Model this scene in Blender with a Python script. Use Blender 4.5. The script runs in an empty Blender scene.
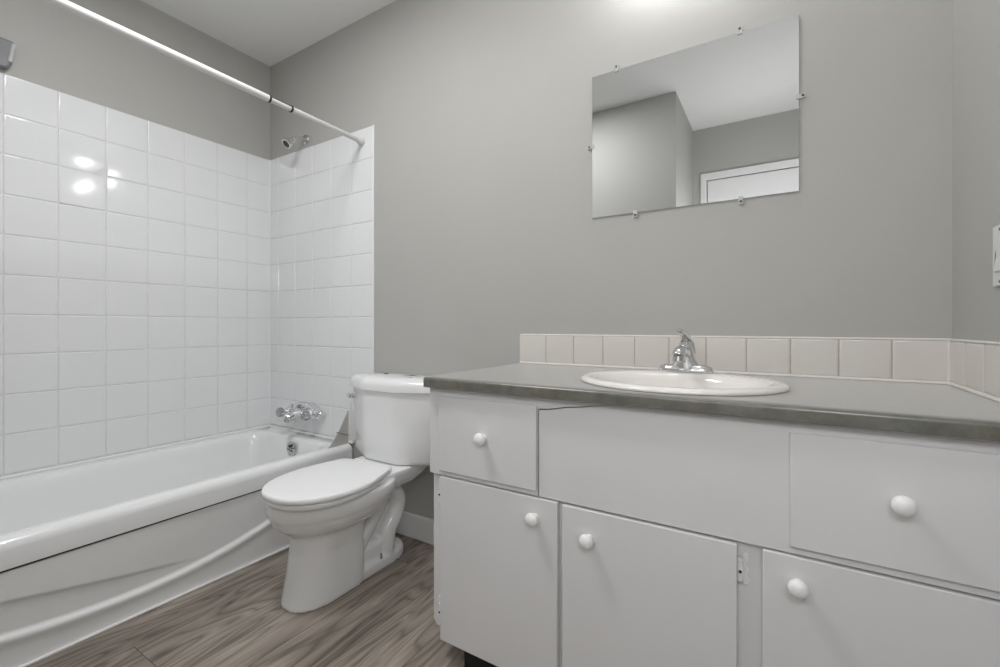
import bpy, bmesh, math, random
from math import pi, sin, cos, radians as R_
from mathutils import Vector, Matrix
random.seed(7)
S = bpy.context.scene
COL = S.collection

# ------------------------------------------------------------------ camera, world, exposure
cam_d = bpy.data.cameras.new('camera'); cam = bpy.data.objects.new('camera', cam_d); COL.objects.link(cam)
cam.location = (2.4943, -1.4942, 0.9463)
cam.rotation_euler = (R_(90), 0, R_(31.828))
cam_d.sensor_width = 36.0; cam_d.sensor_fit = 'HORIZONTAL'
cam_d.lens = 446.24/1000*36.0
cam_d.shift_y = -7.59/1000
cam_d.clip_start = 0.02
S.camera = cam
w = bpy.data.worlds.new('world'); S.world = w; w.use_nodes = True
w.node_tree.nodes['Background'].inputs[0].default_value = (0.9, 0.92, 0.95, 1)
w.node_tree.nodes['Background'].inputs[1].default_value = 0.05
S.view_settings.view_transform = 'Standard'; S.view_settings.look = 'None'
S.view_settings.gamma = 1.0; S.view_settings.use_curve_mapping = False
S.view_settings.exposure = 0.0
S.cycles.use_denoising = True
S.cycles.max_bounces = 14; S.cycles.diffuse_bounces = 10; S.cycles.glossy_bounces = 8
VANITY_W = 2.3      # watts of each of the two globes over the mirror
FILL_LAMP_W = 12.5     # watts of the unseen globe lamps added by the entry as fill
CEIL_FILL_W = 17.0      # watts of the fill panel added on the ceiling, out of view

# ------------------------------------------------------------------ materials
def mat(name, col, rough=0.5, metal=0.0, spec=0.5, coat=0.0, noise=0.0, nscale=20, bump=0.0, bscale=200, emis=None, estr=0):
    m = bpy.data.materials.new(name); m.use_nodes = True
    nt = m.node_tree; N = nt.nodes; L = nt.links
    b = N['Principled BSDF']
    b.inputs['Base Color'].default_value = (*col, 1)
    b.inputs['Roughness'].default_value = rough; b.inputs['Metallic'].default_value = metal
    b.inputs['Specular IOR Level'].default_value = spec
    b.inputs['Coat Weight'].default_value = coat
    if noise or bump:
        tc = N.new('ShaderNodeTexCoord')
    if noise:
        n = N.new('ShaderNodeTexNoise'); n.inputs['Scale'].default_value = nscale; n.inputs['Detail'].default_value = 4
        L.new(tc.outputs['Object'], n.inputs['Vector'])
        cr = N.new('ShaderNodeValToRGB')
        cr.color_ramp.elements[0].position = 0.3; cr.color_ramp.elements[1].position = 0.7
        cr.color_ramp.elements[0].color = (*[c*(1-noise) for c in col], 1)
        cr.color_ramp.elements[1].color = (*[min(1, c*(1+noise)) for c in col], 1)
        L.new(n.outputs['Fac'], cr.inputs['Fac']); L.new(cr.outputs['Color'], b.inputs['Base Color'])
    if bump:
        n2 = N.new('ShaderNodeTexNoise'); n2.inputs['Scale'].default_value = bscale; n2.inputs['Detail'].default_value = 3
        L.new(tc.outputs['Object'], n2.inputs['Vector'])
        bp = N.new('ShaderNodeBump'); bp.inputs['Strength'].default_value = bump; bp.inputs['Distance'].default_value = 0.002
        L.new(n2.outputs['Fac'], bp.inputs['Height']); L.new(bp.outputs['Normal'], b.inputs['Normal'])
    if emis:
        b.inputs['Emission Color'].default_value = (*emis, 1); b.inputs['Emission Strength'].default_value = estr
    return m

M = {}
M['wall'] = mat('wall_paint', (0.455, 0.451, 0.431), 0.55, spec=0.3, noise=0.012, nscale=3, bump=0.08, bscale=260)
M['ceiling'] = mat('ceiling_paint', (0.84, 0.84, 0.835), 0.8, spec=0.2, noise=0.01, nscale=5, bump=0.1, bscale=180)
M['tile'] = mat('white_glazed_tile', (0.80, 0.81, 0.82), 0.10, spec=0.5, bump=0.05, bscale=9)
M['grout'] = mat('grout', (0.72, 0.72, 0.715), 0.85, noise=0.08, nscale=30)
M['caulk'] = mat('white_caulk', (0.84, 0.84, 0.835), 0.45)
M['splash_tile'] = mat('cream_glazed_tile', (0.71, 0.678, 0.64), 0.16, noise=0.02, nscale=8)
M['splash_grout'] = mat('tan_grout', (0.48, 0.43, 0.37), 0.9, noise=0.15, nscale=40)
M['cream_caulk'] = mat('cream_caulk', (0.72, 0.695, 0.65), 0.5, noise=0.06, nscale=25)
M['porcelain'] = mat('white_porcelain', (0.84, 0.845, 0.85), 0.09, spec=0.5, coat=0.3)
M['seat'] = mat('white_seat_plastic', (0.86, 0.865, 0.87), 0.28)
M['enamel'] = mat('white_tub_enamel', (0.83, 0.84, 0.845), 0.16, coat=0.2)
M['sink'] = mat('bone_porcelain', (0.79, 0.765, 0.735), 0.10, coat=0.3)
M['cabinet'] = mat('white_cabinet_paint', (0.715, 0.715, 0.722), 0.42, spec=0.4, noise=0.012, nscale=6, bump=0.05, bscale=40)
M['knob'] = mat('white_knob', (0.87, 0.87, 0.87), 0.3)
M['dark'] = mat('black_kick_gap_shade', (0.012, 0.011, 0.010), 0.7, noise=0.3, nscale=30)  # toe kick black; also paints shade into the rim and drawer gaps
M['chrome'] = mat('chrome', (0.80, 0.81, 0.82), 0.08, metal=1.0, bump=0.02, bscale=15)
M['dull_chrome'] = mat('worn_chrome', (0.55, 0.55, 0.55), 0.22, metal=1.0, bump=0.05, bscale=30)
M['dark_metal'] = mat('dark_metal', (0.05, 0.05, 0.05), 0.35, metal=0.6, noise=0.2)
M['acrylic'] = mat('clear_knob', (0.45, 0.47, 0.49), 0.05, metal=0.85)
M['rod'] = mat('white_rod', (0.66, 0.655, 0.645), 0.35)
M['black'] = mat('black_plastic', (0.02, 0.02, 0.02), 0.4)
M['trim'] = mat('white_trim', (0.80, 0.80, 0.80), 0.4, noise=0.01)
M['switch'] = mat('white_switch_plastic', (0.74, 0.735, 0.73), 0.3)
M['grey_metal'] = mat('grey_bracket', (0.20, 0.205, 0.215), 0.5, noise=0.05)
M['light_metal'] = mat('brushed_edge', (0.55, 0.55, 0.55), 0.4)
M['guard'] = mat('splash_guard_plastic', (0.54, 0.53, 0.49), 0.4, noise=0.03, nscale=20)
M['mirror'] = mat('mirror_silver', (0.66, 0.668, 0.672), 0.0, metal=1.0)
M['mirror_edge'] = mat('mirror_edge', (0.45, 0.47, 0.47), 0.15)
M['clip'] = mat('clear_plastic_clip', (0.92, 0.92, 0.92), 0.08)
M['clip'].node_tree.nodes['Principled BSDF'].inputs['Transmission Weight'].default_value = 0.55
M['hinge'] = mat('painted_hinge', (0.80, 0.80, 0.80), 0.4, noise=0.08, nscale=90)

def counter_mat():
    m = bpy.data.materials.new('grey_green_laminate'); m.use_nodes = True
    N = m.node_tree.nodes; L = m.node_tree.links; b = N['Principled BSDF']
    tc = N.new('ShaderNodeTexCoord')
    n1 = N.new('ShaderNodeTexNoise'); n1.inputs['Scale'].default_value = 28; n1.inputs['Detail'].default_value = 8; n1.inputs['Roughness'].default_value = 0.7
    n2 = N.new('ShaderNodeTexNoise'); n2.inputs['Scale'].default_value = 11; n2.inputs['Detail'].default_value = 5
    for n in (n1, n2): L.new(tc.outputs['Object'], n.inputs['Vector'])
    c1 = N.new('ShaderNodeValToRGB')
    e = c1.color_ramp.elements; e[0].position = 0.32; e[0].color = (0.070, 0.070, 0.058, 1); e[1].position = 0.68; e[1].color = (0.205, 0.205, 0.178, 1)
    c2 = N.new('ShaderNodeValToRGB')
    e = c2.color_ramp.elements; e[0].position = 0.5; e[0].color = (0.120, 0.124, 0.108, 1); e[1].position = 0.72; e[1].color = (0.175, 0.135, 0.080, 1)
    mx = N.new('ShaderNodeMixRGB'); mx.inputs[0].default_value = 0.45
    L.new(n1.outputs['Fac'], c1.inputs[0]); L.new(n2.outputs['Fac'], c2.inputs[0])
    L.new(c1.outputs[0], mx.inputs[1]); L.new(c2.outputs[0], mx.inputs[2]); L.new(mx.outputs[0], b.inputs['Base Color'])
    b.inputs['Roughness'].default_value = 0.30; b.inputs['Specular IOR Level'].default_value = 0.5; b.inputs['Coat Weight'].default_value = 0.7; b.inputs['Coat Roughness'].default_value = 0.25; b.inputs['Sheen Weight'].default_value = 0.9; b.inputs['Sheen Roughness'].default_value = 0.35
    return m
M['counter'] = counter_mat()

def floor_mat():
    m = bpy.data.materials.new('grey_oak_vinyl'); m.use_nodes = True
    N = m.node_tree.nodes; L = m.node_tree.links; b = N['Principled BSDF']
    tc = N.new('ShaderNodeTexCoord')
    sep = N.new('ShaderNodeSeparateXYZ'); L.new(tc.outputs['Object'], sep.inputs[0])
    cmb = N.new('ShaderNodeCombineXYZ'); L.new(sep.outputs['Y'], cmb.inputs['X']); L.new(sep.outputs['X'], cmb.inputs['Y'])
    off = N.new('ShaderNodeVectorMath'); off.operation = 'ADD'; off.inputs[1].default_value = (FLOOR_OX, FLOOR_OY, 0)
    L.new(cmb.outputs[0], off.inputs[0])
    br = N.new('ShaderNodeTexBrick')
    br.offset = 0.37; br.inputs['Scale'].default_value = 1.0
    br.inputs['Brick Width'].default_value = 1.22; br.inputs['Row Height'].default_value = 0.182
    br.inputs['Mortar Size'].default_value = 0.0011; br.inputs['Mortar Smooth'].default_value = 0.3
    br.inputs['Color1'].default_value = (0, 0, 0, 1); br.inputs['Color2'].default_value = (1, 1, 1, 1); br.inputs['Mortar'].default_value = (0.5, 0.5, 0.5, 1)
    L.new(off.outputs[0], br.inputs['Vector'])
    # per plank shift of the grain
    sh = N.new('ShaderNodeVectorMath'); sh.operation = 'SCALE'; sh.inputs['Scale'].default_value = 7.3
    L.new(br.outputs['Color'], sh.inputs[0])
    ad = N.new('ShaderNodeVectorMath'); ad.operation = 'ADD'; L.new(off.outputs[0], ad.inputs[0]); L.new(sh.outputs[0], ad.inputs[1])
    def stretched(sx, sy, scale, detail, dist, rough=0.55):
        mp = N.new('ShaderNodeMapping'); mp.inputs['Scale'].default_value = (sx, sy, 1)
        L.new(ad.outputs[0], mp.inputs['Vector'])
        n = N.new('ShaderNodeTexNoise'); n.inputs['Scale'].default_value = scale; n.inputs['Detail'].default_value = detail
        n.inputs['Distortion'].default_value = dist; n.inputs['Roughness'].default_value = rough
        L.new(mp.outputs[0], n.inputs['Vector']); return n.outputs['Fac']
    def mth(op, a, bb=None, v=None):
        n = N.new('ShaderNodeMath'); n.operation = op; L.new(a, n.inputs[0])
        if bb is not None: L.new(bb, n.inputs[1])
        if v is not None: n.inputs[1].default_value = v
        return n.outputs[0]
    broad = stretched(1.0, 5.0, 1.6, 3, 0.6)
    fine = stretched(2.2, 52.0, 1.6, 6, 0.35, 0.72)
    cont = stretched(1.0, 6.5, 1.3, 1.5, 0.9)
    ringv = mth('FRACT', mth('MULTIPLY', cont, v=9.0))
    ringv = mth('ABSOLUTE', mth('SUBTRACT', ringv, v=0.5))         # 0..0.5 triangle
    line = N.new('ShaderNodeMapRange'); line.inputs['From Min'].default_value = 0.0; line.inputs['From Max'].default_value = 0.13
    line.inputs['To Min'].default_value = 0.70; line.inputs['To Max'].default_value = 1.0; L.new(ringv, line.inputs['Value'])
    cr = N.new('ShaderNodeValToRGB')
    e = cr.color_ramp.elements
    e[0].position = 0.30; e[0].color = (0.125, 0.102, 0.083, 1)
    e[1].position = 0.72; e[1].color = (0.43, 0.378, 0.325, 1)
    el = cr.color_ramp.elements.new(0.52); el.color = (0.270, 0.230, 0.194, 1)
    s = mth('ADD', mth('MULTIPLY', broad, v=0.52), mth('MULTIPLY', fine, v=0.48))
    s = mth('ADD', s, mth('MULTIPLY', mth('SUBTRACT', ringv, v=0.25), v=0.28))
    bw = N.new('ShaderNodeRGBToBW'); L.new(br.outputs['Color'], bw.inputs[0])
    s = mth('ADD', s, mth('MULTIPLY', mth('SUBTRACT', bw.outputs[0], v=0.5), v=0.08))
    L.new(s, cr.inputs['Fac'])
    # knots
    mp = N.new('ShaderNodeMapping'); mp.inputs['Scale'].default_value = (2.6, 7.0, 1); L.new(ad.outputs[0], mp.inputs['Vector'])
    vo = N.new('ShaderNodeTexVoronoi'); vo.inputs['Scale'].default_value = 1.25; L.new(mp.outputs[0], vo.inputs['Vector'])
    kn = N.new('ShaderNodeMapRange'); kn.inputs['From Min'].default_value = 0.04; kn.inputs['From Max'].default_value = 0.20
    kn.inputs['To Min'].default_value = 0.42; kn.inputs['To Max'].default_value = 1.0
    L.new(vo.outputs['Distance'], kn.inputs['Value'])
    mk = N.new('ShaderNodeMixRGB'); mk.blend_type = 'MULTIPLY'; mk.inputs[0].default_value = 1.0
    ml = N.new('ShaderNodeMixRGB'); ml.blend_type = 'MULTIPLY'; ml.inputs[0].default_value = 1.0
    L.new(cr.outputs[0], ml.inputs[1]); L.new(line.outputs[0], ml.inputs[2]); L.new(ml.outputs[0], mk.inputs[1]); L.new(kn.outputs[0], mk.inputs[2])
    mm = N.new('ShaderNodeMixRGB'); L.new(br.outputs['Fac'], mm.inputs[0]); L.new(mk.outputs[0], mm.inputs[1]); mm.inputs[2].default_value = (0.045, 0.036, 0.03, 1)
    L.new(mm.outputs[0], b.inputs['Base Color'])
    b.inputs['Roughness'].default_value = 0.48
    bp = N.new('ShaderNodeBump'); bp.inputs['Strength'].default_value = 0.12; bp.inputs['Distance'].default_value = 0.001
    L.new(s, bp.inputs['Height']); L.new(bp.outputs[0], b.inputs['Normal'])
    return m
FLOOR_OX, FLOOR_OY = 0.0, 0.0
FLOOR_OX = 0.945        # puts a butt joint at y = -0.945 in the plank beside the tub
FLOOR_OY = -0.70
M['floor'] = floor_mat()

# ------------------------------------------------------------------ mesh helpers
def new_bm(): return bmesh.new()
def obj(name, bm, m, parent=None, smooth=True, angle=35, bevel=0.0, seg=3, origin=None):
    """link a bmesh (built in world coordinates) as one mesh object"""
    bmesh.ops.remove_doubles(bm, verts=bm.verts, dist=1e-6)
    bmesh.ops.recalc_face_normals(bm, faces=bm.faces)
    me = bpy.data.meshes.new(name); bm.to_mesh(me); bm.free()
    o = bpy.data.objects.new(name, me); COL.objects.link(o)
    for mm in (m if isinstance(m, (list, tuple)) else [m]): me.materials.append(mm)
    if parent is not None:
        o.parent = parent
        pw = parent.location.copy(); q = parent.parent
        while q: pw += q.location; q = q.parent
        org = Vector(origin) if origin else pw
        me.transform(Matrix.Translation(-org)); o.location = org - pw
    elif origin is not None:
        me.transform(Matrix.Translation(-Vector(origin))); o.location = origin
    if smooth:
        me.shade_smooth(); me.set_sharp_from_angle(angle=R_(angle))
    if bevel:
        b = o.modifiers.new('bevel', 'BEVEL'); b.width = bevel; b.segments = seg; b.limit_method = 'ANGLE'; b.angle_limit = R_(40)
        b.harden_normals = False
    return o
def thing(name, label, cat, loc=(0, 0, 0), group=None):
    o = bpy.data.objects.new(name, None); o.empty_display_size = 0.05; COL.objects.link(o); o.location = loc
    o['label'] = label; o['category'] = cat
    if group: o['group'] = group
    return o
def tag(o, label, cat, group=None):
    o['label'] = label; o['category'] = cat
    if group: o['group'] = group
    return o
def struct(name, bm, m, label=None, cat=None, **k):
    o = obj(name, bm, m, **k); o['kind'] = 'structure'
    if label: o['label'] = label
    if cat: o['category'] = cat
    return o
def box(bm, x0, x1, y0, y1, z0, z1, mi=0):
    vs = [bm.verts.new(p) for p in [(x0,y0,z0),(x1,y0,z0),(x1,y1,z0),(x0,y1,z0),(x0,y0,z1),(x1,y0,z1),(x1,y1,z1),(x0,y1,z1)]]
    for f in [(0,3,2,1),(4,5,6,7),(0,1,5,4),(1,2,6,5),(2,3,7,6),(3,0,4,7)]:
        fc = bm.faces.new([vs[i] for i in f]); fc.material_index = mi
    return vs
def loft(bm, rings, closed=True, cap0=True, cap1=True, mi=0):
    vr = [[bm.verts.new(p) for p in r] for r in rings]
    n = len(vr[0])
    for a, b in zip(vr, vr[1:]):
        for i in range(n if closed else n-1):
            j = (i+1) % n
            f = bm.faces.new((a[i], a[j], b[j], b[i])); f.material_index = mi
    if cap0: f = bm.faces.new(list(reversed(vr[0]))); f.material_index = mi
    if cap1: f = bm.faces.new(vr[-1]); f.material_index = mi
    return vr
def prism_xz(bm, poly, y0, y1):
    loft(bm, [[(x, y0, z) for x, z in poly], [(x, y1, z) for x, z in poly]])
def lathe(bm, prof, origin, axis, n=24, squash=None):
    """prof: (r, h) pairs along axis from origin"""
    ax = Vector(axis).normalized()
    u = ax.orthogonal().normalized(); v = ax.cross(u)
    o = Vector(origin); rings = []
    for r, h in prof:
        rings.append([o + ax*h + (u*cos(2*pi*i/n) + v*sin(2*pi*i/n))*max(r, 1e-5) for i in range(n)])
    loft(bm, rings)
def tube(bm, pts, rad, n=16, sx=1.0, up=(0, 0, 1)):
    """swept tube; rad a number or list; sx squashes the side axis"""
    P = [Vector(p) for p in pts]; rings = []
    if not isinstance(rad, (list, tuple)): rad = [rad]*len(P)
    prev = None
    for i, p in enumerate(P):
        t = (P[min(i+1, len(P)-1)] - P[max(i-1, 0)]).normalized()
        if prev is None:
            u = t.cross(Vector(up))
            if u.length < 1e-3: u = t.orthogonal()
            u.normalize()
        else:
            u = (prev - t*prev.dot(t)).normalized()
        prev = u; v = u.cross(t)
        rings.append([p + (u*cos(2*pi*k/n)*sx + v*sin(2*pi*k/n))*rad[i] for k in range(n)])
    loft(bm, rings)
def smooth_path(pts, k=6):
    """Catmull-Rom through the points"""
    P = [Vector(p) for p in pts]; P = [P[0]*2-P[1]] + P + [P[-1]*2-P[-2]]; out = []
    for i in range(1, len(P)-2):
        a, b, c, d = P[i-1:i+3]
        for s in range(k):
            t = s/k
            out.append(0.5*((2*b) + (c-a)*t + (2*a-5*b+4*c-d)*t*t + (3*b-a-3*c+d)*t**3))
    out.append(P[-2]); return out
def rrect(x0, x1, y0, y1, r, z, n=8):
    pts = []
    for cx, cy, a0 in [(x1-r, y1-r, 0), (x0+r, y1-r, 90), (x0+r, y0+r, 180), (x1-r, y0+r, 270)]:
        for i in range(n+1):
            a = R_(a0 + 90*i/n); pts.append((cx+r*cos(a), cy+r*sin(a), z))
    return pts
def ellipse(cx, cy, a, b, z, n=64, p=2.0):
    out = []
    for i in range(n):
        t = 2*pi*i/n; c, s = cos(t), sin(t)
        out.append((cx + a*math.copysign(abs(c)**(2/p), c), cy + b*math.copysign(abs(s)**(2/p), s), z))
    return out
def bake_remesh(o, voxel, smooth_iter=6):
    r = o.modifiers.new('r', 'REMESH'); r.mode = 'VOXEL'; r.voxel_size = voxel
    s = o.modifiers.new('s', 'SMOOTH'); s.factor = 0.6; s.iterations = smooth_iter
    bpy.context.view_layer.update()
    dg = bpy.context.evaluated_depsgraph_get()
    me = bpy.data.meshes.new_from_object(o.evaluated_get(dg))
    o.modifiers.clear(); old = o.data; me.name = old.name; o.data = me; bpy.data.meshes.remove(old)
    me.shade_smooth()

# ------------------------------------------------------------------ room shell
XR, YE, YH, XH, ZC = 2.855, -1.534, -2.22, 1.945, 2.447    # right wall, tub end wall, entry wall, entry corner, ceiling
T = 0.10
bm = new_bm(); box(bm, -T, XR+T, YH-T, T, -0.06, 0.0)
struct('floor', bm, M['floor'], 'grey-brown wood-look vinyl plank floor', 'floor', smooth=False)
bm = new_bm(); box(bm, -T, XR+T, YH-T, T, ZC, ZC+0.06)
struct('ceiling', bm, M['ceiling'], 'plain white painted ceiling', 'ceiling', smooth=False)
bm = new_bm(); box(bm, -T, 0, YE-T, T, 0, ZC)
struct('wall_left', bm, M['wall'], 'grey wall above the tub tiles', 'wall', smooth=False)
bm = new_bm(); box(bm, 0, XR, 0, T, 0, ZC)
struct('wall_back', bm, M['wall'], 'grey wall behind toilet, vanity and mirror', 'wall', smooth=False)
bm = new_bm(); box(bm, XR, XR+T, YH-T, T, 0, ZC)
struct('wall_right', bm, M['wall'], 'grey wall with the light switch', 'wall', smooth=False)
bm = new_bm(); box(bm, 0, XH, YE-T, YE, 0, ZC); box(bm, XH-T, XH, YH, YE-T, 0, ZC)
struct('wall_front', bm, M['wall'], 'grey wall at the foot of the tub, seen in the mirror', 'wall', smooth=False)
bm = new_bm()                                                   # entry wall with the door opening
DX0, DX1, DZ = 2.042, 2.800, 2.048
box(bm, XH-T, DX0-0.002, YH-T, YH, 0, ZC); box(bm, DX1+0.002, XR, YH-T, YH, 0, ZC); box(bm, DX0-0.002, DX1+0.002, YH-T, YH, DZ+0.002, ZC)
struct('wall_entry', bm, M['wall'], 'grey wall around the entry door, seen in the mirror', 'wall', smooth=False)
bm = new_bm(); box(bm, 0.8586, 1.66, -0.014, -0.0005, 0, 0.108)
struct('baseboard_back', bm, M['trim'], 'white baseboard between the toilet and the vanity', 'baseboard', bevel=0.005)
bm = new_bm(); box(bm, XR-0.014, XR-0.0005, YH+0.014, -0.56, 0, 0.108)
struct('baseboard_right', bm, M['trim'], 'white baseboard under the light switch wall', 'baseboard', bevel=0.005)
# door seen in the mirror
d = thing('door_1', 'white flush door in a white frame, seen in the mirror', 'door', (2.42, YH, 0)); d['kind'] = 'structure'
bm = new_bm(); box(bm, DX0+0.004, DX1-0.004, YH-0.04, YH-0.005, 0.008, DZ-0.004)
obj('door_panel', bm, M['trim'], d, bevel=0.002)
bm = new_bm()
prism_xz(bm, [(2.0, 0), (DX0, 0), (DX0, DZ), (DX1, DZ), (DX1, 0), (DX1+0.042, 0), (DX1+0.042, 2.10), (2.0, 2.10)], YH+0.0005, YH+0.016)
obj('door_frame', bm, M['trim'], d, bevel=0.004)
bm = new_bm()
lathe(bm, [(0.03, 0), (0.03, 0.004), (0.011, 0.008), (0.011, 0.03), (0.022, 0.036), (0.027, 0.048), (0.024, 0.06), (0.0, 0.066)], (DX1-0.07, YH-0.005, 0.95), (0, 1, 0))
obj('door_knob', bm, M['chrome'], d)

# ------------------------------------------------------------------ wall tiles (each tile bevelled, set a hair out of true)
def tile_face(bm, org, u, v, nrm, w, h, th, gap, tilt=(0, 0), dome=0.0001):
    """one pillowed tile: org is its lower corner, u along, v up, nrm out of the wall"""
    o = Vector(org); u = Vector(u); v = Vector(v); n = Vector(nrm)
    g = gap/2; prof = [(0, 0), (0.0, th*0.55), (0.0012, th*0.88), (0.0030, th), (0.006, th+dome*0.55)]
    rings = []
    for ins, z in prof:
        r = []
        for (a, b) in [(0, 0), (1, 0), (1, 1), (0, 1)]:
            pa = g + ins if a == 0 else w - g - ins
            pb = g + ins if b == 0 else h - g - ins
            zz = z + (tilt[0]*(pa - w/2) + tilt[1]*(pb - h/2) if z > 0 else 0)
            r.append(o + u*pa + v*pb + n*zz)
        rings.append(r)
    vr = loft(bm, rings, cap0=False, cap1=False)
    c = o + u*(w/2) + v*(h/2) + n*(th+dome)
    last = vr[-1]; cv = bm.verts.new(c)
    for i in range(4): bm.faces.new((last[i], last[(i+1) % 4], cv))
P = 0.1524; ZT = 1.904; ZB = 0.372; GAP = 0.0026
rt = random.Random(3)
def rtilt(s): return (rt.gauss(0, s), rt.gauss(0, s))
# left wall
bm = new_bm(); box(bm, 0.0004, 0.0040, -1.533, -0.0062, ZB, ZT-0.001, 1)
edges = [0.0062, 0.1367+0.0] + [0.1367 + P*k for k in range(1, 10)]
edges = [e for e in edges if e < 1.52] + [1.533]
SPECIAL = {}      # (column, row) -> tilt
SPECIAL[(5, 1)] = (0.020, 0.025); SPECIAL[(5, 2)] = (0.020, -0.016)
for c in range(len(edges)-1):
    for r in range(11):
        z1 = ZT - r*P; z0 = max(z1 - P, ZB)
        if z1 - z0 < 0.02: continue
        ti = SPECIAL.get((c, r), rtilt(0.0010))
        tile_face(bm, (0.0005, -edges[c], z0), (0, -1, 0), (0, 0, 1), (1, 0, 0), edges[c+1]-edges[c], z1-z0, 0.0058, GAP, ti)
struct('trim_1', bm, [M['tile'], M['grout']], 'glossy white square wall tiles along the tub', 'wall tile', smooth=True, angle=25)
# back wall return
bm = new_bm(); box(bm, 0.0062, 0.8540, -0.0040, -0.0004, ZB, ZT-0.001, 1)
X1 = 0.8556
ex = [X1 - P*k for k in range(6)] + [0.0062]
for c in range(len(ex)-1):
    for r in range(11):
        z1 = ZT - r*P; z0 = max(z1 - P, ZB)
        if z1 - z0 < 0.02: continue
        tile_face(bm, (ex[c+1], -0.0005, z0), (1, 0, 0), (0, 0, 1), (0, -1, 0), ex[c]-ex[c+1], z1-z0, 0.0058, GAP, rtilt(0.0008))
struct('trim_2', bm, [M['tile'], M['grout']], 'glossy white square wall tiles above the tub faucet', 'wall tile', smooth=True, angle=25)
# corner caulk + edge strip of the return
bm = new_bm()
tube(bm, [(0.0075, -0.0075, ZB), (0.0075, -0.0075, ZT)], 0.0042, 10)
struct('trim_3', bm, M['caulk'], 'white caulk bead in the tiled corner', 'caulk')
bm = new_bm(); box(bm, 0.8552, 0.8632, -0.0075, -0.0004, 0.36, ZT+0.001)
struct('trim_4', bm, M['caulk'], 'white edge strip at the end of the wall tiles', 'tile edge', bevel=0.002)

# ------------------------------------------------------------------ bathtub
tub = thing('bathtub', 'white enamel bathtub with a sculpted front apron', 'bathtub', (0.36, -0.77, 0))
TX0, TX1, TY0, TY1, TZ = 0.007, 0.722, -1.526, -0.008, 0.366
bm = new_bm()
rings = [rrect(TX0, TX1, TY0, TY1, 0.010, 0.286), rrect(TX0, TX1, TY0, TY1, 0.010, 0.336),
         rrect(TX0+.001, TX1-.003, TY0+.001, TY1-.001, 0.010, 0.350), rrect(TX0+.002, TX1-.010, TY0+.003, TY1-.003, 0.012, 0.360),
         rrect(TX0+.005, TX1-.022, TY0+.006, TY1-.006, 0.015, TZ),
         rrect(0.040, 0.655, -1.45, -0.075, 0.07, TZ-0.002), rrect(0.050, 0.643, -1.44, -0.083, 0.085, TZ-0.006),
         rrect(0.058, 0.634, -1.43, -0.090, 0.095, TZ-0.018), rrect(0.064, 0.627, -1.42, -0.096, 0.10, TZ-0.045),
         rrect(0.078, 0.610, -1.39, -0.108, 0.11, 0.22), rrect(0.092, 0.592, -1.355, -0.120, 0.12, 0.13),
         rrect(0.115, 0.565, -1.32, -0.142, 0.13, 0.085), rrect(0.16, 0.52, -1.26, -0.19, 0.13, 0.066), rrect(0.25, 0.43, -1.12, -0.32, 0.08, 0.060)]
loft(bm, rings, cap0=False, cap1=True)
obj('basin', bm, M['enamel'], tub, angle=60)
bm = new_bm(); box(bm, 0.690, 0.7135, TY0+.004, TY1-.004, 0.277, 0.289)  # black strip paints the shade in the gap under the rim
obj('rim_gap_shade', bm, M['dark'], tub)
# apron: swept relief. long bead rising to the right, a softer crease falling to it from the left
def sst(t): t = max(0, min(1, t)); return t*t*(3-2*t)
def apron_x(y, z):
    za = 0.070 + 0.34*(y+0.87)**2 if y > -0.87 else 0.070 + 0.27*(y+0.87)**2
    zb = 0.196 - (y+1.186)*0.145 - 0.02*sin((y+1.19)*3)
    fade = sst((-0.66 - y)/0.28)
    x = 0.7105
    x += 0.0075*sst((z-zb+0.007)/0.014)*fade + 0.0035*(1-fade)*sst((z-0.13)/0.15)
    fa = sst((-0.10 - y)/0.25)
    d = z - za
    x += fa*0.011*(1 - sst((d+0.002)/0.020))*(1 if d > -0.004 else math.exp(-(d+0.004)**2/(2*0.011**2))*0.6+0.4)
    return x
bm = new_bm()
ny, nz = 150, 90
g = [[bm.verts.new((apron_x(TY0+.002+(TY1-TY0-.004)*i/ny, 0.278*j/nz), TY0+.002+(TY1-TY0-.004)*i/ny, 0.0005+0.278*j/nz)) for j in range(nz+1)] for i in range(ny+1)]
bk = [[bm.verts.new((0.690, TY0+.002+(TY1-TY0-.004)*i/ny, z)) for z in (0.0005, 0.2785)] for i in range(ny+1)]
for i in range(ny):
    for j in range(nz): bm.faces.new((g[i][j], g[i+1][j], g[i+1][j+1], g[i][j+1]))
    bm.faces.new((g[i][0], bk[i][0], bk[i+1][0], g[i+1][0])); bm.faces.new((g[i][nz], g[i+1][nz], bk[i+1][1], bk[i][1]))
    bm.faces.new((bk[i][0], bk[i][1], bk[i+1][1], bk[i+1][0]))
for i in (0, ny): bm.faces.new([g[i][j] for j in range(nz+1)] + [bk[i][1], bk[i][0]])
obj('apron', bm, M['enamel'], tub, angle=60)
bm = new_bm(); tube(bm, [(0.7195, TY0+.01, 0.003), (0.7215, -0.016, 0.003)], 0.005, 8)
struct('trim_5', bm, M['caulk'], 'thin white caulk line where the tub meets the floor', 'caulk')
bm = new_bm()
lathe(bm, [(0.038, 0), (0.039, 0.003), (0.036, 0.006), (0.031, 0.0075), (0.029, 0.005), (0.0, 0.0065)], (0.366, -0.104, 0.313), (0, -1, 0.10), 32)
ov = obj('overflow_plate', bm, M['dull_chrome'], tub)
bm = new_bm()
for k in range(6):
    a = 2*pi*k/6 + 0.3; dx, dz = cos(a), sin(a)
    tube(bm, [(0.366+dx*0.008, -0.1115, 0.313+dz*0.008), (0.366+dx*0.025, -0.1095-0.002*dz, 0.313+dz*0.025)], 0.0028, 8)
obj('grille', bm, M['dark_metal'], ov)
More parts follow.
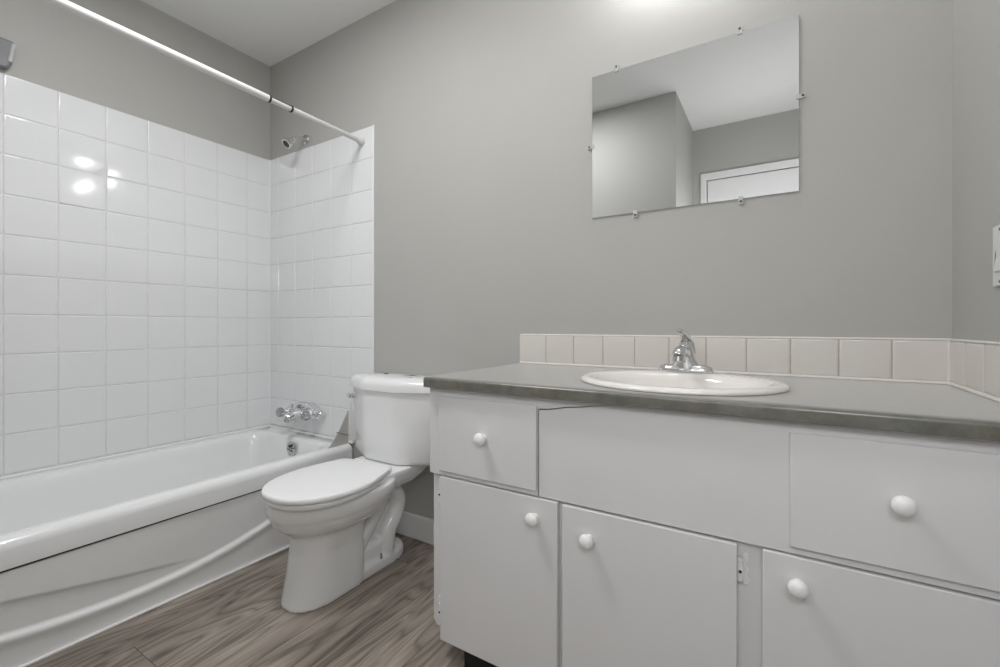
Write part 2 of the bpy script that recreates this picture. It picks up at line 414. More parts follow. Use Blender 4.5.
# caulk above the rim
bm = new_bm(); tube(bm, [(0.009, TY0+.02, 0.371), (0.009, -0.012, 0.371), (0.72, -0.009, 0.371)], 0.0065, 8)
struct('trim_6', bm, M['caulk'], 'white caulk bead between tub rim and wall tiles', 'caulk')

# splash guard in the tub corner
gd = thing('splash_guard', 'small beige triangular splash guard standing on the tub corner', 'splash guard', (0.690, -0.01, 0.366))
bm = new_bm()
prof = [(-0.009, 0.3665), (-0.132, 0.3665)]
for i in range(1, 13):
    t = i/12
    prof.append((-0.132 + 0.116*(t**0.85), 0.3665 + 0.160*(t**1.12)))
prof.append((-0.009, 0.5315))
loft(bm, [[(0.688, y, z) for y, z in prof], [(0.692, y, z) for y, z in prof]])
obj('panel', bm, M['guard'], gd)
bm = new_bm(); box(bm, 0.682, 0.698, -0.0095, -0.0065, 0.367, 0.535); box(bm, 0.6875, 0.6935, -0.013, -0.0095, 0.367, 0.533)
obj('wall_flange', bm, M['caulk'], gd, bevel=0.001)
bm = new_bm(); tube(bm, [(0.6925, -0.085, 0.434), (0.6925, -0.012, 0.405)], 0.0013, 6)
obj('seam', bm, M['dark_metal'], gd)

# ------------------------------------------------------------------ tub faucet
tf = thing('tub_faucet', 'chrome two-handle tub faucet on the white tiles', 'faucet', (0.368, -0.007, 0.490))
FX, FZ, WY = 0.368, 0.490, -0.0068
bm = new_bm()
pl = [(FX-0.135, FZ-0.026), (FX+0.13, FZ-0.026), (FX+0.145, FZ-0.010), (FX+0.145, FZ+0.010), (FX+0.035, FZ+0.052), (FX-0.035, FZ+0.052), (FX-0.145, FZ+0.016), (FX-0.145, FZ-0.012)]
loft(bm, [[(x, WY, z) for x, z in pl], [(x, WY-0.030, z) for x, z in pl], [(FX+(x-FX)*.93, WY-0.040, FZ+(z-FZ)*.85) for x, z in pl]])
obj('escutcheon', bm, M['chrome'], tf, bevel=0.004)
bm = new_bm()
tube(bm, smooth_path([(FX, WY-.03, FZ-.004), (FX, WY-.07, FZ-.005), (FX, WY-.108, FZ-.009), (FX, WY-.124, FZ-.020), (FX, WY-.127, FZ-.036)]), [0.026]*6+[0.025]*6+[0.024]*6+[0.021]*6+[0.018], 20)
obj('spout', bm, M['chrome'], tf)
bm = new_bm()
lathe(bm, [(0.006, 0), (0.006, 0.018), (0.010, 0.020), (0.011, 0.028), (0.0, 0.031)], (FX, WY-.10, FZ+.024), (0, 0, 1), 16)
obj('diverter_knob', bm, M['chrome'], tf)
for sx, ln in ((-0.100, 0.060), (0.095, 0.045)):
    bm = new_bm()
    lathe(bm, [(0.022, 0), (0.021, 0.012), (0.013, 0.020), (0.012, ln-0.012)], (FX+sx, WY-.036, FZ), (0, -1, 0), 20)
    hb = obj('handle_stem', bm, M['chrome'], tf)
    bm = new_bm(); n = 10; rr = []
    for r, h in [(0.015, 0), (0.025, 0.004), (0.026, 0.022), (0.020, 0.029), (0.0001, 0.030)]:
        rr.append([(FX+sx + r*(1 if i % 2 else 0.86)*cos(2*pi*i/(2*n)), WY-.036-(ln-0.012)-h, FZ + r*(1 if i % 2 else 0.86)*sin(2*pi*i/(2*n))) for i in range(2*n)])
    loft(bm, rr); obj('handle_knob', bm, M['acrylic'], hb, angle=20)

# ------------------------------------------------------------------ shower head and curtain rod
sh = thing('shower_fixture', 'small chrome shower head on a short arm above the tiles', 'shower head', (0.334, 0, 1.950))
bm = new_bm(); lathe(bm, [(0.026, 0.0003), (0.027, 0.004), (0.020, 0.011), (0.009, 0.014)], (0.334, 0, 1.950), (0, -1, 0), 24)
obj('flange', bm, M['dull_chrome'], sh)
bm = new_bm(); tube(bm, smooth_path([(0.334, -0.008, 1.950), (0.334, -0.035, 1.950), (0.333, -0.058, 1.944), (0.333, -0.068, 1.934)]), 0.0085, 14)
obj('arm', bm, M['chrome'], sh)
ax = Vector((-0.05, -0.72, -0.69)).normalized(); hp = Vector((0.333, -0.062, 1.938))
bm = new_bm(); lathe(bm, [(0.010, 0), (0.014, 0.004), (0.014, 0.016), (0.011, 0.019), (0.013, 0.024), (0.020, 0.040), (0.024, 0.060), (0.0245, 0.068), (0.020, 0.069)], hp, ax, 24)
obj('head', bm, M['chrome'], sh)
bm = new_bm(); lathe(bm, [(0.0195, 0), (0.0195, 0.003), (0.012, 0.0035), (0.0, 0.003)], hp+ax*0.0665, ax, 24)
obj('spray_face', bm, M['dark_metal'], sh)

rd = thing('shower_curtain_rod', 'white tension shower curtain rod above the tub', 'curtain rod', (0.789, -0.77, 1.847))
RX, RZ = 0.784, 1.843
bm = new_bm(); tube(bm, [(RX, -1.531, RZ+.018), (RX, -0.478, RZ+.0035)], 0.0135, 20); obj('outer_tube', bm, M['rod'], rd)
bm = new_bm(); tube(bm, [(RX, -0.480, RZ+.0035), (RX, -0.014, RZ-.003)], 0.0112, 20); obj('inner_tube', bm, M['rod'], rd)
for yy in (-0.474, -0.380):
    bm = new_bm(); tube(bm, [(RX, yy-.0035, RZ-.0031-yy*.0138), (RX, yy+.0035, RZ-.0032-yy*.0138)], 0.0143, 20); obj('ring', bm, M['black'], rd)
bm = new_bm(); tube(bm, [(RX+.0100, -0.474, RZ+.0100), (RX+.0100, -0.380, RZ+.0085)], 0.0014, 8); obj('clip_wire', bm, M['black'], rd)
for ya, yb, yc in ((-0.0072, -0.010, -0.034), (-1.5335, -1.530, -1.506)):
    bm = new_bm(); s = -1 if ya > -1 else 1
    lathe(bm, [(0.0195, 0), (0.020, 0.004), (0.017, 0.020), (0.0125, 0.028)], (RX, ya, RZ+(-.003 if ya > -1 else .018)), (0, s, 0), 24); obj('end_cap', bm, M['rod'], rd)

# grey bracket at the left edge of the view
wb = thing('wall_bracket', 'grey metal bracket high on the wall above the tub tiles', 'bracket', (0.0, -1.085, 1.985))
bm = new_bm()
poly = [(-1.021, 2.014), (-1.032, 1.938), (-1.048, 1.917), (-1.13, 1.910), (-1.13, 2.026), (-1.029, 2.024)]
loft(bm, [[(x, y, z) for y, z in poly] for x in (0.0005, 0.035)])
obj('body', bm, M['grey_metal'], wb, bevel=0.006)
bm = new_bm(); tube(bm, [(0.034, -1.028, 2.014), (0.034, -1.039, 1.942)], 0.0065, 10)
obj('edge_bar', bm, M['light_metal'], wb)

# ------------------------------------------------------------------ toilet
TCX = 1.109
to = thing('toilet', 'white two-piece toilet between the tub and the vanity', 'toilet', (TCX, -0.35, 0))
def egg(z, yf, yb, hw, n=72, pf=2.0, pb=2.6, ym=None):
    """horizontal egg ring: front yf, back yb, half width hw, widest at ym"""
    if ym is None: ym = yf + (yb-yf)*0.52
    out = []
    for i in range(n):
        t = 2*pi*i/n; c, s = cos(t), sin(t)
        if s < 0: x = hw*math.copysign(abs(c)**(2/pf), c); y = ym + (ym-yf)*(-abs(s)**(2/pf))
        else: x = hw*math.copysign(abs(c)**(2/pb), c); y = ym + (yb-ym)*abs(s)**(2/pb)
        out.append((TCX+x, y, z))
    return out
bm = new_bm()
# bowl
loft(bm, [egg(0.218, -0.570, -0.30, 0.060, pb=2.2), egg(0.236, -0.588, -0.26, 0.104, pb=2.3), egg(0.254, -0.612, -0.24, 0.130, pb=2.4),
          egg(0.272, -0.636, -0.22, 0.150, pb=2.5), egg(0.290, -0.646, -0.21, 0.159, pb=2.5), egg(0.302, -0.650, -0.20, 0.162, pb=2.6), egg(0.310, -0.656, -0.20, 0.167, pb=2.6), egg(0.330, -0.662, -0.19, 0.172, pb=2.8), egg(0.352, -0.662, -0.185, 0.172, pb=2.8), egg(0.362, -0.657, -0.185, 0.168, pb=2.8)])
# rear deck that carries the tank
loft(bm, [rrect(TCX-0.085, TCX+0.085, -0.36, -0.13, 0.03, 0.296), rrect(TCX-0.118, TCX+0.118, -0.36, -0.10, 0.04, 0.315), rrect(TCX-0.134, TCX+0.134, -0.36, -0.055, 0.04, 0.340), rrect(TCX-0.142, TCX+0.142, -0.36, -0.030, 0.04, 0.366), rrect(TCX-0.142, TCX+0.142, -0.33, -0.030, 0.04, 0.384)])
# pedestal
loft(bm, [egg(0.0, -0.612, -0.335, 0.096, pf=2.3, pb=4.5, ym=-0.475), egg(0.012, -0.611, -0.335, 0.096, pf=2.3, pb=4.5, ym=-0.475), egg(0.10, -0.594, -0.340, 0.091, pf=2.25, pb=6, ym=-0.47),
          egg(0.17, -0.582, -0.345, 0.087, pf=2.3, pb=8, ym=-0.47), egg(0.225, -0.578, -0.33, 0.092, pf=2.2, pb=5, ym=-0.46), egg(0.30, -0.60, -0.30, 0.10, pf=2.1, pb=4, ym=-0.46)])
# foot behind the pedestal
loft(bm, [egg(0.0, -0.42, -0.098, 0.084, pf=9, pb=2.8), egg(0.034, -0.42, -0.100, 0.083, pf=9, pb=2.8), egg(0.048, -0.42, -0.110, 0.074, pf=9, pb=2.8), egg(0.053, -0.41, -0.125, 0.055, pf=9, pb=2.8)])
loft(bm, [rrect(TCX-0.070, TCX+0.070, -0.40, -0.235, 0.02, 0.02), rrect(TCX-0.066, TCX+0.066, -0.40, -0.24, 0.02, 0.095), rrect(TCX-0.050, TCX+0.050, -0.40, -0.245, 0.02, 0.112)])
# web and trapway (an outline of the bent passage stands out on each side)
box(bm, TCX-0.026, TCX+0.026, -0.38, -0.16, 0.02, 0.33)
for sd in (-1, 1):
    ta = smooth_path([(TCX+sd*0.046, -0.375, 0.090), (TCX+sd*0.047, -0.335, 0.130), (TCX+sd*0.047, -0.285, 0.185), (TCX+sd*0.045, -0.240, 0.240), (TCX+sd*0.04, -0.21, 0.30)], 5)
    tube(bm, ta, 0.025, 16)
    tb = smooth_path([(TCX+sd*0.035, -0.225, 0.300), (TCX+sd*0.042, -0.178, 0.280), (TCX+sd*0.045, -0.150, 0.245), (TCX+sd*0.045, -0.150, 0.205), (TCX+sd*0.045, -0.175, 0.160), (TCX+sd*0.045, -0.205, 0.115), (TCX+sd*0.045, -0.213, 0.03)], 5)
    tube(bm, tb, 0.037, 16)
box(bm, TCX-0.030, TCX+0.030, -0.245, -0.150, 0.02, 0.14)
tk = obj('bowl', bm, M['porcelain'], to)
bake_remesh(tk, 0.0048, 5)
# seat ring and lid
def lid_outline(scale, z, yo=0.0):
    hw = [(-0.240, 0.0), (-0.240, 0.120), (-0.246, 0.138), (-0.262, 0.150), (-0.31, 0.166), (-0.37, 0.184), (-0.43, 0.195), (-0.49, 0.196), (-0.55, 0.187), (-0.60, 0.168), (-0.64, 0.141), (-0.67, 0.108), (-0.69, 0.070), (-0.6985, 0.030), (-0.70, 0.0)]
    cy = -0.46; a = R_(5.0)            # the seat sits a little askew
    pts = [(h, y) for y, h in hw] + [(-h, y) for y, h in reversed(hw[1:-1])]
    out = []
    for x, y in pts:
        x, y = x*scale[0]*0.895, (y-cy)*scale[1]*0.92
        out.append((TCX+0.012 + x*cos(a) - y*sin(a), -0.455 + x*sin(a) + y*cos(a) + yo, z))
    return out
bm = new_bm(); loft(bm, [lid_outline((.94, .96), 0.3645), lid_outline((.955, .972), 0.367), lid_outline((.955, .972), 0.379), lid_outline((.94, .96), 0.3815)])
st = obj('seat', bm, M['seat'], to, angle=50)
bm = new_bm(); loft(bm, [lid_outline((.975, .988), 0.3845), lid_outline((1, 1), 0.388), lid_outline((1.0, 1.0), 0.396), lid_outline((.985, .992), 0.4015), lid_outline((.93, .965), 0.4040), lid_outline((.7, .8), 0.4070), lid_outline((.3, .4), 0.4085)])
obj('lid', bm, M['seat'], to, angle=50)
for s in (-1, 1):
    bm = new_bm(); tube(bm, [(TCX+s*0.075-0.022, -0.234, 0.3895), (TCX+s*0.075+0.022, -0.234, 0.3895)], 0.0055, 14); box(bm, TCX+s*0.075-0.02, TCX+s*0.075+0.02, -0.243, -0.225, 0.3838, 0.388)
    obj('hinge', bm, M['seat'], to, bevel=0.001)
bm = new_bm()
for yy in (-0.50, -0.40): lathe(bm, [(0.008, 0), (0.008, 0.004), (0.004, 0.005)], (TCX, yy, 0.3795), (0, 0, 1), 10)
# tank
def tank_ring(hw, yf, yb, ch, z, cy=0.06):
    base = [(-hw, yb), (hw, yb), (hw, yf+min(ch*0.60, 0.074)), (hw-ch, yf), (-hw+ch, yf), (-hw, yf+min(ch*0.60, 0.074))]
    # round every corner with a small quadratic arc, and bow the front a little
    out = []; n = len(base)
    for i in range(n):
        p0, p1, p2 = Vector(base[i-1]), Vector(base[i]), Vector(base[(i+1) % n])
        rr = 0.018 if i in (0, 1) else 0.026
        a = p1 + (p0-p1).normalized()*rr; c = p1 + (p2-p1).normalized()*rr
        for k in range(6):
            t = k/5; q = a*(1-t)**2 + p1*2*t*(1-t) + c*t*t
            out.append((TCX+q.x, q.y, z))
    return out
bm = new_bm()
loft(bm, [tank_ring(0.217, -0.190, -0.030, 0.132, 0.3860), tank_ring(0.228, -0.196, -0.026, 0.143, 0.3900), tank_ring(0.235, -0.199, -0.024, 0.150, 0.4020), tank_ring(0.234, -0.203, -0.022, 0.149, 0.5000),
          tank_ring(0.246, -0.208, -0.020, 0.161, 0.6200), tank_ring(0.240, -0.210, -0.020, 0.155, 0.6775)])
obj('tank', bm, M['porcelain'], to, angle=50)
bm = new_bm()
loft(bm, [tank_ring(0.244, -0.214, -0.016, 0.159, 0.6785), tank_ring(0.251, -0.220, -0.012, 0.166, 0.6810), tank_ring(0.251, -0.220, -0.012, 0.166, 0.7030), tank_ring(0.247, -0.215, -0.014, 0.162, 0.7185),
          tank_ring(0.233, -0.202, -0.022, 0.148, 0.7285), tank_ring(0.154, -0.162, -0.050, 0.055, 0.7355), tank_ring(0.066, -0.112, -0.080, 0.009, 0.7375)])
obj('tank_lid', bm, M['porcelain'], to, angle=50)
lv = Vector((TCX-0.200, -0.160, 0.640)); ln = Vector((-0.50, -0.86, 0)).normalized()
bm = new_bm(); lathe(bm, [(0.017, 0), (0.0175, 0.005), (0.012, 0.011), (0.009, 0.020), (0.0, 0.0205)], lv-ln*0.004, ln, 18)
tube(bm, smooth_path([lv+ln*0.013, lv+ln*0.018+Vector((-0.014, 0.010, 0.000)), lv+ln*0.018+Vector((-0.030, 0.020, -0.004))], 4), [0.008]*8+[0.011], 12)
obj('flush_lever', bm, M['chrome'], to)
for s in (-1, 1):
    bm = new_bm(); lathe(bm, [(0.0075, 0), (0.007, 0.004), (0.004, 0.006), (0.004, 0.018), (0.0, 0.019)], (TCX+s*0.074, -0.262, 0.043), (s*0.10, 0, 1), 12)
    obj('floor_bolt', bm, M['dull_chrome'], to)

# ------------------------------------------------------------------ vanity cabinet
va = thing('vanity_cabinet', 'white painted vanity cabinet with two drawers and three doors', 'cabinet', (2.255, -0.27, 0))
VX0, VX1 = 1.662, 2.852
bm = new_bm()
# carcass: left side, back, bottom, dark-free box with front stiles
box(bm, VX0, VX0+0.016, -0.494, -0.016, 0.100, 0.774)
box(bm, VX1-0.016, VX1, -0.494, -0.016, 0.100, 0.774)
box(bm, VX0+0.016, VX1-0.016, -0.022, -0.016, 0.100, 0.774)
box(bm, VX0+0.016, VX1-0.016, -0.494, -0.022, 0.100, 0.116)
prism_xz(bm, [(VX0, 0.112), (VX0+0.012, 0.098), (1.705, 0.098), (1.705, 0.536), (VX0, 0.536)], -0.512, -0.494)
for xa, xb in ((2.035, 2.085), (2.410, 2.490), (2.80, VX1)): box(bm, xa, xb, -0.512, -0.494, 0.1165, 0.536)
for xa, xb in ((1.7055, 2.0345), (2.0855, 2.4095), (2.4905, 2.7995)):
    box(bm, xa, xb, -0.512, -0.494, 0.118, 0.136); box(bm, xa, xb, -0.512, -0.494, 0.500, 0.536)
obj('carcass', bm, M['cabinet'], va, bevel=0.0015, seg=2)
bm = new_bm()
AF, AB = -0.526, -0.5125
AX0 = 1.660
prism_xz(bm, [(AX0, 0.533), (2.0005, 0.533), (2.0005, 0.7455), (2.030, 0.7475), (2.075, 0.7565), (2.115, 0.7615), (2.160, 0.7690), (2.185, 0.7700), (VX1+.001, 0.7700), (VX1+.001, 0.7742), (AX0, 0.7742)], AF, AB)
obj('face_frame', bm, M['cabinet'], va, bevel=0.0008, seg=2)
bm = new_bm()
prism_xz(bm, [(2.0040, 0.533), (VX1+.001, 0.533), (VX1+.001, 0.7697), (2.185, 0.7697), (2.160, 0.7678), (2.115, 0.7592), (2.075, 0.7540), (2.030, 0.7448), (2.0040, 0.7425)], AF+0.0003, AB)
obj('center_panel', bm, M['cabinet'], va, bevel=0.0008, seg=2)
bm = new_bm(); box(bm, VX0+0.02, VX1-0.02, -0.505, -0.497, 0.538, 0.772)  # black slab standing in for the shade seen through the drawer gaps
obj('drawer_gap_shade', bm, M['dark'], va)
def knob(x, z, y, parent, r=0.0165):
    bm = new_bm()
    lathe(bm, [(0.009, 0), (0.0085, 0.004), (0.0075, 0.009), (0.012, 0.0120), (r*0.93, 0.0160), (r, 0.0195), (r*0.97, 0.0225), (r*0.87, 0.0255), (r*0.68, 0.0282), (r*0.4, 0.0302), (0.0, 0.0310)], (x, y, z), (0, -1, 0), 28)
    obj('knob', bm, M['knob'], parent, origin=(x, y, z))
def panel(name, x0, x1, z0, z1, yf, yb, kn=None, lift=0.0):
    bm = new_bm(); box(bm, x0, x1, yf, yb, z0, z1)
    o = obj(name, bm, M['cabinet'], va, bevel=0.0018, seg=3, origin=((x0+x1)/2, yb, (z0+z1)/2))
    if kn: knob(kn[0], kn[1], yf, o)
    return o
DF = -0.5335
panel('drawer', 1.6965, 2.000, 0.5465, 0.7525, DF, AF-0.0004, (1.848, 0.656))
panel('drawer', 2.514, 2.8305, 0.5475, 0.7535, DF, AF-0.0004, (2.666, 0.660))
d1 = panel('door', 1.6995, 2.054, 0.076, 0.5295, -0.530, -0.5135, (1.996, 0.483))
d2 = panel('door', 2.0665, 2.429, 0.076, 0.5275, -0.530, -0.5135, (2.133, 0.466))
d3 = panel('door', 2.4715, 2.832, 0.076, 0.5295, -0.530, -0.5135, (2.526, 0.483))
def hinge(x, z, side, parent):
    bm = new_bm()
    tube(bm, [(x, -0.5210, z-0.021), (x, -0.5210, z+0.021)], 0.0055, 10)
    pts = [(0.004, -0.030), (0.013, -0.030), (0.016, -0.020), (0.011, -0.012), (0.015, 0), (0.011, 0.012), (0.016, 0.022), (0.011, 0.036), (0.004, 0.030)]
    prism_xz(bm, [(x+side*a, z+b) for a, b in pts], -0.5150, -0.5122)
    h = obj('hinge', bm, M['hinge'], parent, bevel=0.0006, seg=2, origin=(x, -0.5205, z))
    bm = new_bm(); lathe(bm, [(0.0030, 0), (0.0030, 0.0008), (0.0, 0.0009)], (x, -0.5262, z-0.002), (0, -1, 0), 10)
    obj('screw', bm, M['dark_metal'], h)
hinge(2.4345, 0.478, 1, d2); hinge(2.4345, 0.150, 1, d2)
hinge(1.6945, 0.478, -1, d1); hinge(1.6945, 0.150, -1, d1)
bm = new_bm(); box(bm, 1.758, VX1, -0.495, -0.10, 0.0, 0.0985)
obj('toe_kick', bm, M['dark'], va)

# ------------------------------------------------------------------ countertop
CZ0, CZ1 = 0.7755, 0.804
SX, SY, SA, SB = 2.280, -0.310, 0.240, 0.210
bm = new_bm()
X0, X1c, YF, YB = 1.657, 2.8485, -0.525, -0.003
hole = ellipse(SX, SY-0.005, SA-0.022, SB-0.022, CZ1, 96)
angs = [math.atan2(p[1]-SY, p[0]-SX) for p in hole]
corner_i = {}
outer = []
for p in hole:
    dx, dy = p[0]-SX, p[1]-SY
    ts = []
    if dx > 1e-9: ts.append((X1c-SX)/dx)
    if dx < -1e-9: ts.append((X0-SX)/dx)
    if dy > 1e-9: ts.append((YB-SY)/dy)
    if dy < -1e-9: ts.append((YF-SY)/dy)
    t = min(ts); outer.append([SX+dx*t, SY+dy*t, CZ1])
for cxy in ((X0, YF), (X0, YB), (X1c, YF), (X1c, YB)):        # snap the nearest ring point to each corner
    i = min(range(len(outer)), key=lambda k: (outer[k][0]-cxy[0])**2 + (outer[k][1]-cxy[1])**2); outer[i] = [cxy[0], cxy[1], CZ1]
down = lambda ring, z: [(p[0], p[1], z) for p in ring]
vr = loft(bm, [down(outer, CZ0), down(outer, CZ1), hole, down(hole, CZ0)], cap0=False, cap1=False)
for i in range(96):
    j = (i+1) % 96; bm.faces.new((vr[3][i], vr[3][j], vr[0][j], vr[0][i]))
# rolled front edge
pr = [(-0.525, CZ1), (-0.543, CZ1-0.0003), (-0.5475, CZ1-0.0018), (-0.5495, CZ1-0.0045), (-0.5500, CZ1-0.0075), (-0.5500, CZ0+0.003), (-0.5470, CZ0), (-0.525, CZ0)]
loft(bm, [[(X0, y, z) for y, z in pr], [(X1c, y, z) for y, z in pr]])
ct = obj('countertop', bm, M['counter'], None, angle=40, origin=(2.25, -0.27, CZ0))
tag(ct, 'grey-green mottled laminate countertop on the white vanity', 'countertop')

# backsplash tiles
def splash(name, along, n, x_edges, y_wall, label):
    bm = new_bm(); z0, z1 = 0.8105, 0.9115
    for a, b in zip(x_edges, x_edges[1:]):
        if along == 'x': tile_face(bm, (min(a, b), -0.0008, z0), (1, 0, 0), (0, 0, 1), (0, -1, 0), abs(b-a), z1-z0, 0.0062, 0.0015, rtilt(0.001), 0.0004)
        else: tile_face(bm, (XR-0.0008, max(a, b), z0), (0, -1, 0), (0, 0, 1), (-1, 0, 0), abs(b-a), z1-z0, 0.0062, 0.0015, rtilt(0.001), 0.0004)
    lo, hi = min(x_edges), max(x_edges)
    if along == 'x': box(bm, lo, hi, -0.0052, -0.0004, 0.8045, z1-0.0012, 1)
    else: box(bm, XR-0.0052, XR-0.0004, lo, hi, 0.8045, z1-0.0012, 1)
    return struct(name, bm, [M['splash_tile'], M['splash_grout']], label, 'backsplash', angle=25)
B = 0.108
xe = [2.8505 - B*k for k in range(10)] + [1.770, 1.662]
splash('trim_7', 'x', 0, xe, 0, 'cream square backsplash tiles behind the sink')
splash('trim_8', 'y', 0, [-0.0010 - B*k for k in range(6)], 0, 'cream square backsplash tiles on the switch wall')
bm = new_bm(); tube(bm, [(1.662, -0.0065, 0.8065), (XR-.007, -0.0065, 0.8065), (XR-.0065, -0.0090, 0.8065), (XR-.0065, -0.545, 0.8065)], 0.0052, 8)
tube(bm, [(1.662, -0.0040, 0.9125), (XR-.006, -0.0040, 0.9125), (XR-.0050, -0.0060, 0.9125), (XR-.0040, -0.545, 0.9125)], 0.0036, 8)
tube(bm, [(1.662, -0.0035, 0.806), (1.662, -0.0035, 0.912)], 0.0036, 8)
tube(bm, [(XR-.0072, -0.0072, 0.806), (XR-.0072, -0.0072, 0.912)], 0.0030, 8)
struct('trim_9', bm, M['cream_caulk'], 'cream caulk lines around the backsplash tiles', 'caulk')

# ------------------------------------------------------------------ sink
sk = thing('sink', 'oval off-white drop-in sink set in the countertop', 'sink', (SX, SY, CZ1))
bm = new_bm()
def sk_ring(a, b, z, dy=0.0): return ellipse(SX, SY+dy, a, b, z, 80)
loft(bm, [sk_ring(SA-.010, SB-.010, 0.8045), sk_ring(SA-.001, SB-.001, 0.8052), sk_ring(SA, SB, 0.808), sk_ring(SA-.004, SB-.004, 0.8135), sk_ring(SA-.014, SB-.012, 0.8165),
          sk_ring(SA-.026, SB-.034, 0.8165, -.012), sk_ring(SA-.036, SB-.052, 0.8145, -.020), sk_ring(SA-.043, SB-.059, 0.808, -.022), sk_ring(SA-.050, SB-.064, 0.795, -.024),
          sk_ring(SA-.066, SB-.074, 0.755, -.024), sk_ring(SA-.095, SB-.098, 0.715, -.02), sk_ring(SA-.145, SB-.14, 0.690, -.015), sk_ring(0.024, 0.024, 0.684, -.01)], cap0=False, cap1=True)
obj('basin', bm, M['sink'], sk, angle=60)
bm = new_bm(); lathe(bm, [(0.024, 0), (0.023, 0.003), (0.016, 0.003), (0.014, 0.001), (0.0, 0.001)], (SX, SY-.01, 0.6845), (0, 0, 1), 24)
obj('drain', bm, M['chrome'], sk)

# ------------------------------------------------------------------ sink faucet
FXs, FYs, FZs = 2.273, -0.138, 0.8166
fa = thing('sink_faucet', 'chrome single-lever faucet on the back rim of the sink', 'faucet', (FXs, FYs, FZs))
bm = new_bm()
loft(bm, [ellipse(FXs, FYs, 0.073, 0.026, FZs+.0002, 48, 2.8), ellipse(FXs, FYs, 0.074, 0.027, FZs+0.004, 48, 2.8), ellipse(FXs, FYs, 0.070, 0.0245, FZs+0.014, 48, 2.6), ellipse(FXs, FYs, 0.058, 0.018, FZs+0.020, 48, 2.4), ellipse(FXs, FYs, 0.025, 0.012, FZs+0.022, 48)])
obj('base_plate', bm, M['chrome'], fa, angle=50)
bm = new_bm()
loft(bm, [ellipse(FXs, FYs, 0.046, 0.026, FZs+0.010, 32), ellipse(FXs, FYs, 0.037, 0.0255, FZs+0.021, 32), ellipse(FXs, FYs, 0.027, 0.0245, FZs+0.036, 32), ellipse(FXs, FYs, 0.021, 0.022, FZs+0.060, 32), ellipse(FXs, FYs, 0.019, 0.020, FZs+0.072, 32), ellipse(FXs, FYs, 0.012, 0.013, FZs+0.080, 32)])
obj('body', bm, M['chrome'], fa, angle=50)
bm = new_bm()
tube(bm, smooth_path([(FXs, FYs, FZs+.046), (FXs, FYs-.04, FZs+.056), (FXs, FYs-.078, FZs+.060), (FXs, FYs-.098, FZs+.056), (FXs, FYs-.108, FZs+.047)]), [0.018]*6+[0.0165]*6+[0.0165]*6+[0.0165]*6+[0.0155], 20)
sp = obj('spout', bm, M['chrome'], fa)
bm = new_bm(); lathe(bm, [(0.0135, 0), (0.0135, 0.012), (0.0115, 0.014), (0.010, 0.012), (0.0, 0.012)], (FXs, FYs-.108, FZs+.048), (0, -0.15, -1), 20)
obj('aerator', bm, M['dull_chrome'], sp)
bm = new_bm()
tube(bm, smooth_path([(FXs, FYs+.022, FZs+.050), (FXs, FYs+.022, FZs+.076), (FXs, FYs+.006, FZs+.095), (FXs, FYs-.034, FZs+.109), (FXs-.003, FYs-.086, FZs+.117)], 6), [0.019, 0.0185, 0.018, 0.0175, 0.017, 0.0165, 0.016, 0.015, 0.0138, 0.0126, 0.0115, 0.0110, 0.0105, 0.0100, 0.0096, 0.0092, 0.0089, 0.0086, 0.0083, 0.0080, 0.0078, 0.0075, 0.0070, 0.0060, 0.0040], 18, sx=1.35)
hd = obj('lever', bm, M['chrome'], fa)
bm = new_bm(); lathe(bm, [(0.0028, 0), (0.0028, 0.0012), (0.0, 0.0015)], (FXs, FYs-.0015, FZs+.0785), (0, -0.80, -0.2), 12)
obj('temperature_dot', bm, mat('red_dot', (0.30, 0.03, 0.02), 0.4), hd)

# ------------------------------------------------------------------ mirror
MX0, MX1, MZ0, MZ1 = 1.948, 2.546, 1.321, 1.8115
mi = thing('mirror', 'frameless rectangular mirror on the wall above the sink', 'mirror', ((MX0+MX1)/2, 0, (MZ0+MZ1)/2))
bm = new_bm(); box(bm, MX0, MX1, -0.0055, -0.0005, MZ0, MZ1)
bm.faces.ensure_lookup_table()
for f in bm.faces: f.material_index = 0 if f.calc_center_median().y < -0.005 else 1
mo = obj('glass', bm, [M['mirror'], M['mirror_edge']], mi, smooth=False)
for cx, cz, dx, dz in ((2.034, MZ1, 0, 1), (2.401, MZ1, 0, 1), (2.097, MZ0, 0, -1), (2.404, MZ0, 0, -1), (MX0, 1.569, -1, 0), (MX1, 1.582, 1, 0)):
    bm = new_bm()
    tx, tz = abs(dz), abs(dx); hw = 0.006
    def bb(a0, a1, y0, y1, wd):
        xa, xb = sorted((cx+dx*a0, cx+dx*a1)); za, zb = sorted((cz+dz*a0, cz+dz*a1))
        box(bm, xa-tx*wd, xb+tx*wd, y0, y1, za-tz*wd, zb+tz*wd)
    bb(0.0008, 0.016, -0.0075, -0.0003, hw); bb(-0.007, 0.016, -0.0095, -0.0062, hw)
    c = obj('clip', bm, M['clip'], mi, bevel=0.001, origin=(cx, 0, cz))
    bm = new_bm(); lathe(bm, [(0.0036, 0), (0.0034, 0.001), (0.0, 0.0012)], (cx+dx*0.009, -0.0095, cz+dz*0.009), (0, -1, 0), 10)
    obj('screw', bm, M['dark_metal'], c)

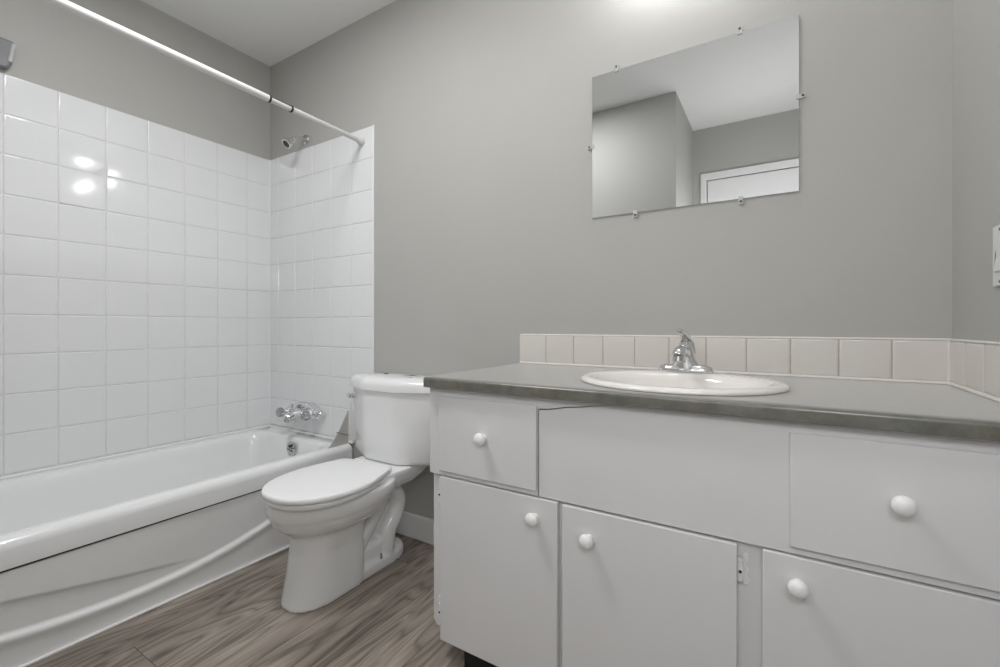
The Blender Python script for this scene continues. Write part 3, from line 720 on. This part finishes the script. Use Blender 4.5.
# ------------------------------------------------------------------ light switch
ls = thing('light_switch', 'white light switch plate on the wall at the right edge', 'light switch', (XR, -0.291, 1.079))
bm = new_bm(); box(bm, XR-0.0062, XR-0.0003, -0.326, -0.256, 1.021, 1.137)
obj('plate', bm, M['switch'], ls, bevel=0.003)
bm = new_bm()
loft(bm, [[(x, y, z) for x, z in ((XR-0.0055, 1.047), (XR-0.0055, 1.111), (XR-0.0085, 1.109), (XR-0.0070, 1.079), (XR-0.0105, 1.049))] for y in (-0.307, -0.275)])
obj('rocker', bm, M['switch'], ls, bevel=0.0008)
for zz in (1.030, 1.128):
    bm = new_bm(); lathe(bm, [(0.0035, 0), (0.003, 0.001), (0.0, 0.0013)], (XR-0.0062, -0.291, zz), (-1, 0, 0), 12)
    obj('screw', bm, M['dull_chrome'], ls)

# ------------------------------------------------------------------ lamps
M['globe'] = mat('lit_globe', (0.9, 0.9, 0.88), 0.4, emis=(1.0, 0.97, 0.93), estr=1.0)
def globe_light(parent, loc, watts, r, name):
    l = bpy.data.lights.new(name, 'POINT'); l.energy = watts; l.shadow_soft_size = r; l.color = (0.985, 0.985, 1.0)
    o = bpy.data.objects.new(name, l); COL.objects.link(o); o.parent = parent
    o.location = Vector(loc) - parent.location
    return o
vl = thing('vanity_light', 'two-globe chrome light bar on the wall above the mirror', 'light', (2.247, 0, 2.15))
bm = new_bm(); box(bm, 2.08, 2.414, -0.030, -0.0005, 2.115, 2.185)
obj('backplate', bm, M['chrome'], vl, bevel=0.006)
for gx in (2.152, 2.342):
    bm = new_bm(); lathe(bm, [(0.028, 0), (0.026, 0.015), (0.018, 0.03)], (gx, -0.030, 2.150), (0, -1, 0), 20)
    obj('socket', bm, M['chrome'], vl)
    globe_light(vl, (gx, -0.112, 2.150), VANITY_W, 0.042, 'bulb')
PX, PY, PW, PH = 1.24, -1.00, 0.50, 0.26  # added fill panel, placed out of view and clear of the mirror
cl = thing('ceiling_fill', 'unseen oblong fill light panel added flush on the ceiling', 'light', (PX, PY, ZC))
bm = new_bm()
for x0, x1, y0, y1 in ((-PW/2-.02, PW/2+.02, -PH/2-.02, -PH/2), (-PW/2-.02, PW/2+.02, PH/2, PH/2+.02), (-PW/2-.02, -PW/2, -PH/2, PH/2), (PW/2, PW/2+.02, -PH/2, PH/2)):
    box(bm, PX+x0, PX+x1, PY+y0, PY+y1, ZC-0.012, ZC-0.0005)
obj('frame', bm, M['trim'], cl, smooth=False)
l = bpy.data.lights.new('panel', 'AREA'); l.shape = 'RECTANGLE'; l.size = PW; l.size_y = PH; l.energy = CEIL_FILL_W; l.color = (0.985, 0.985, 1.0)
lo = bpy.data.objects.new('panel', l); COL.objects.link(lo); lo.parent = cl; lo.location = (0, 0, -0.008)
for label, sx, sy, sgn, watts in (('unseen globe fill lamp added on the light switch wall by the entry', XR, -1.64, -1, FILL_LAMP_W), ('unseen globe fill lamp added on the short entry wall facing the switch wall', XH, -1.80, 1, FILL_LAMP_W*0.42)):
    sc = thing('fill_lamp', label, 'light', (sx, sy, 1.50), 'entry fill lamps')  # added lamp behind the camera, brightens the fronts of vanity and tub
    bm = new_bm(); lathe(bm, [(0.06, 0.0005), (0.06, 0.012), (0.03, 0.020), (0.03, 0.035)], (sx, sy, 1.50), (sgn, 0, 0), 28)
    obj('base', bm, M['chrome'], sc)
    globe_light(sc, (sx+sgn*0.165, sy, 1.50), watts, 0.125, 'bulb')
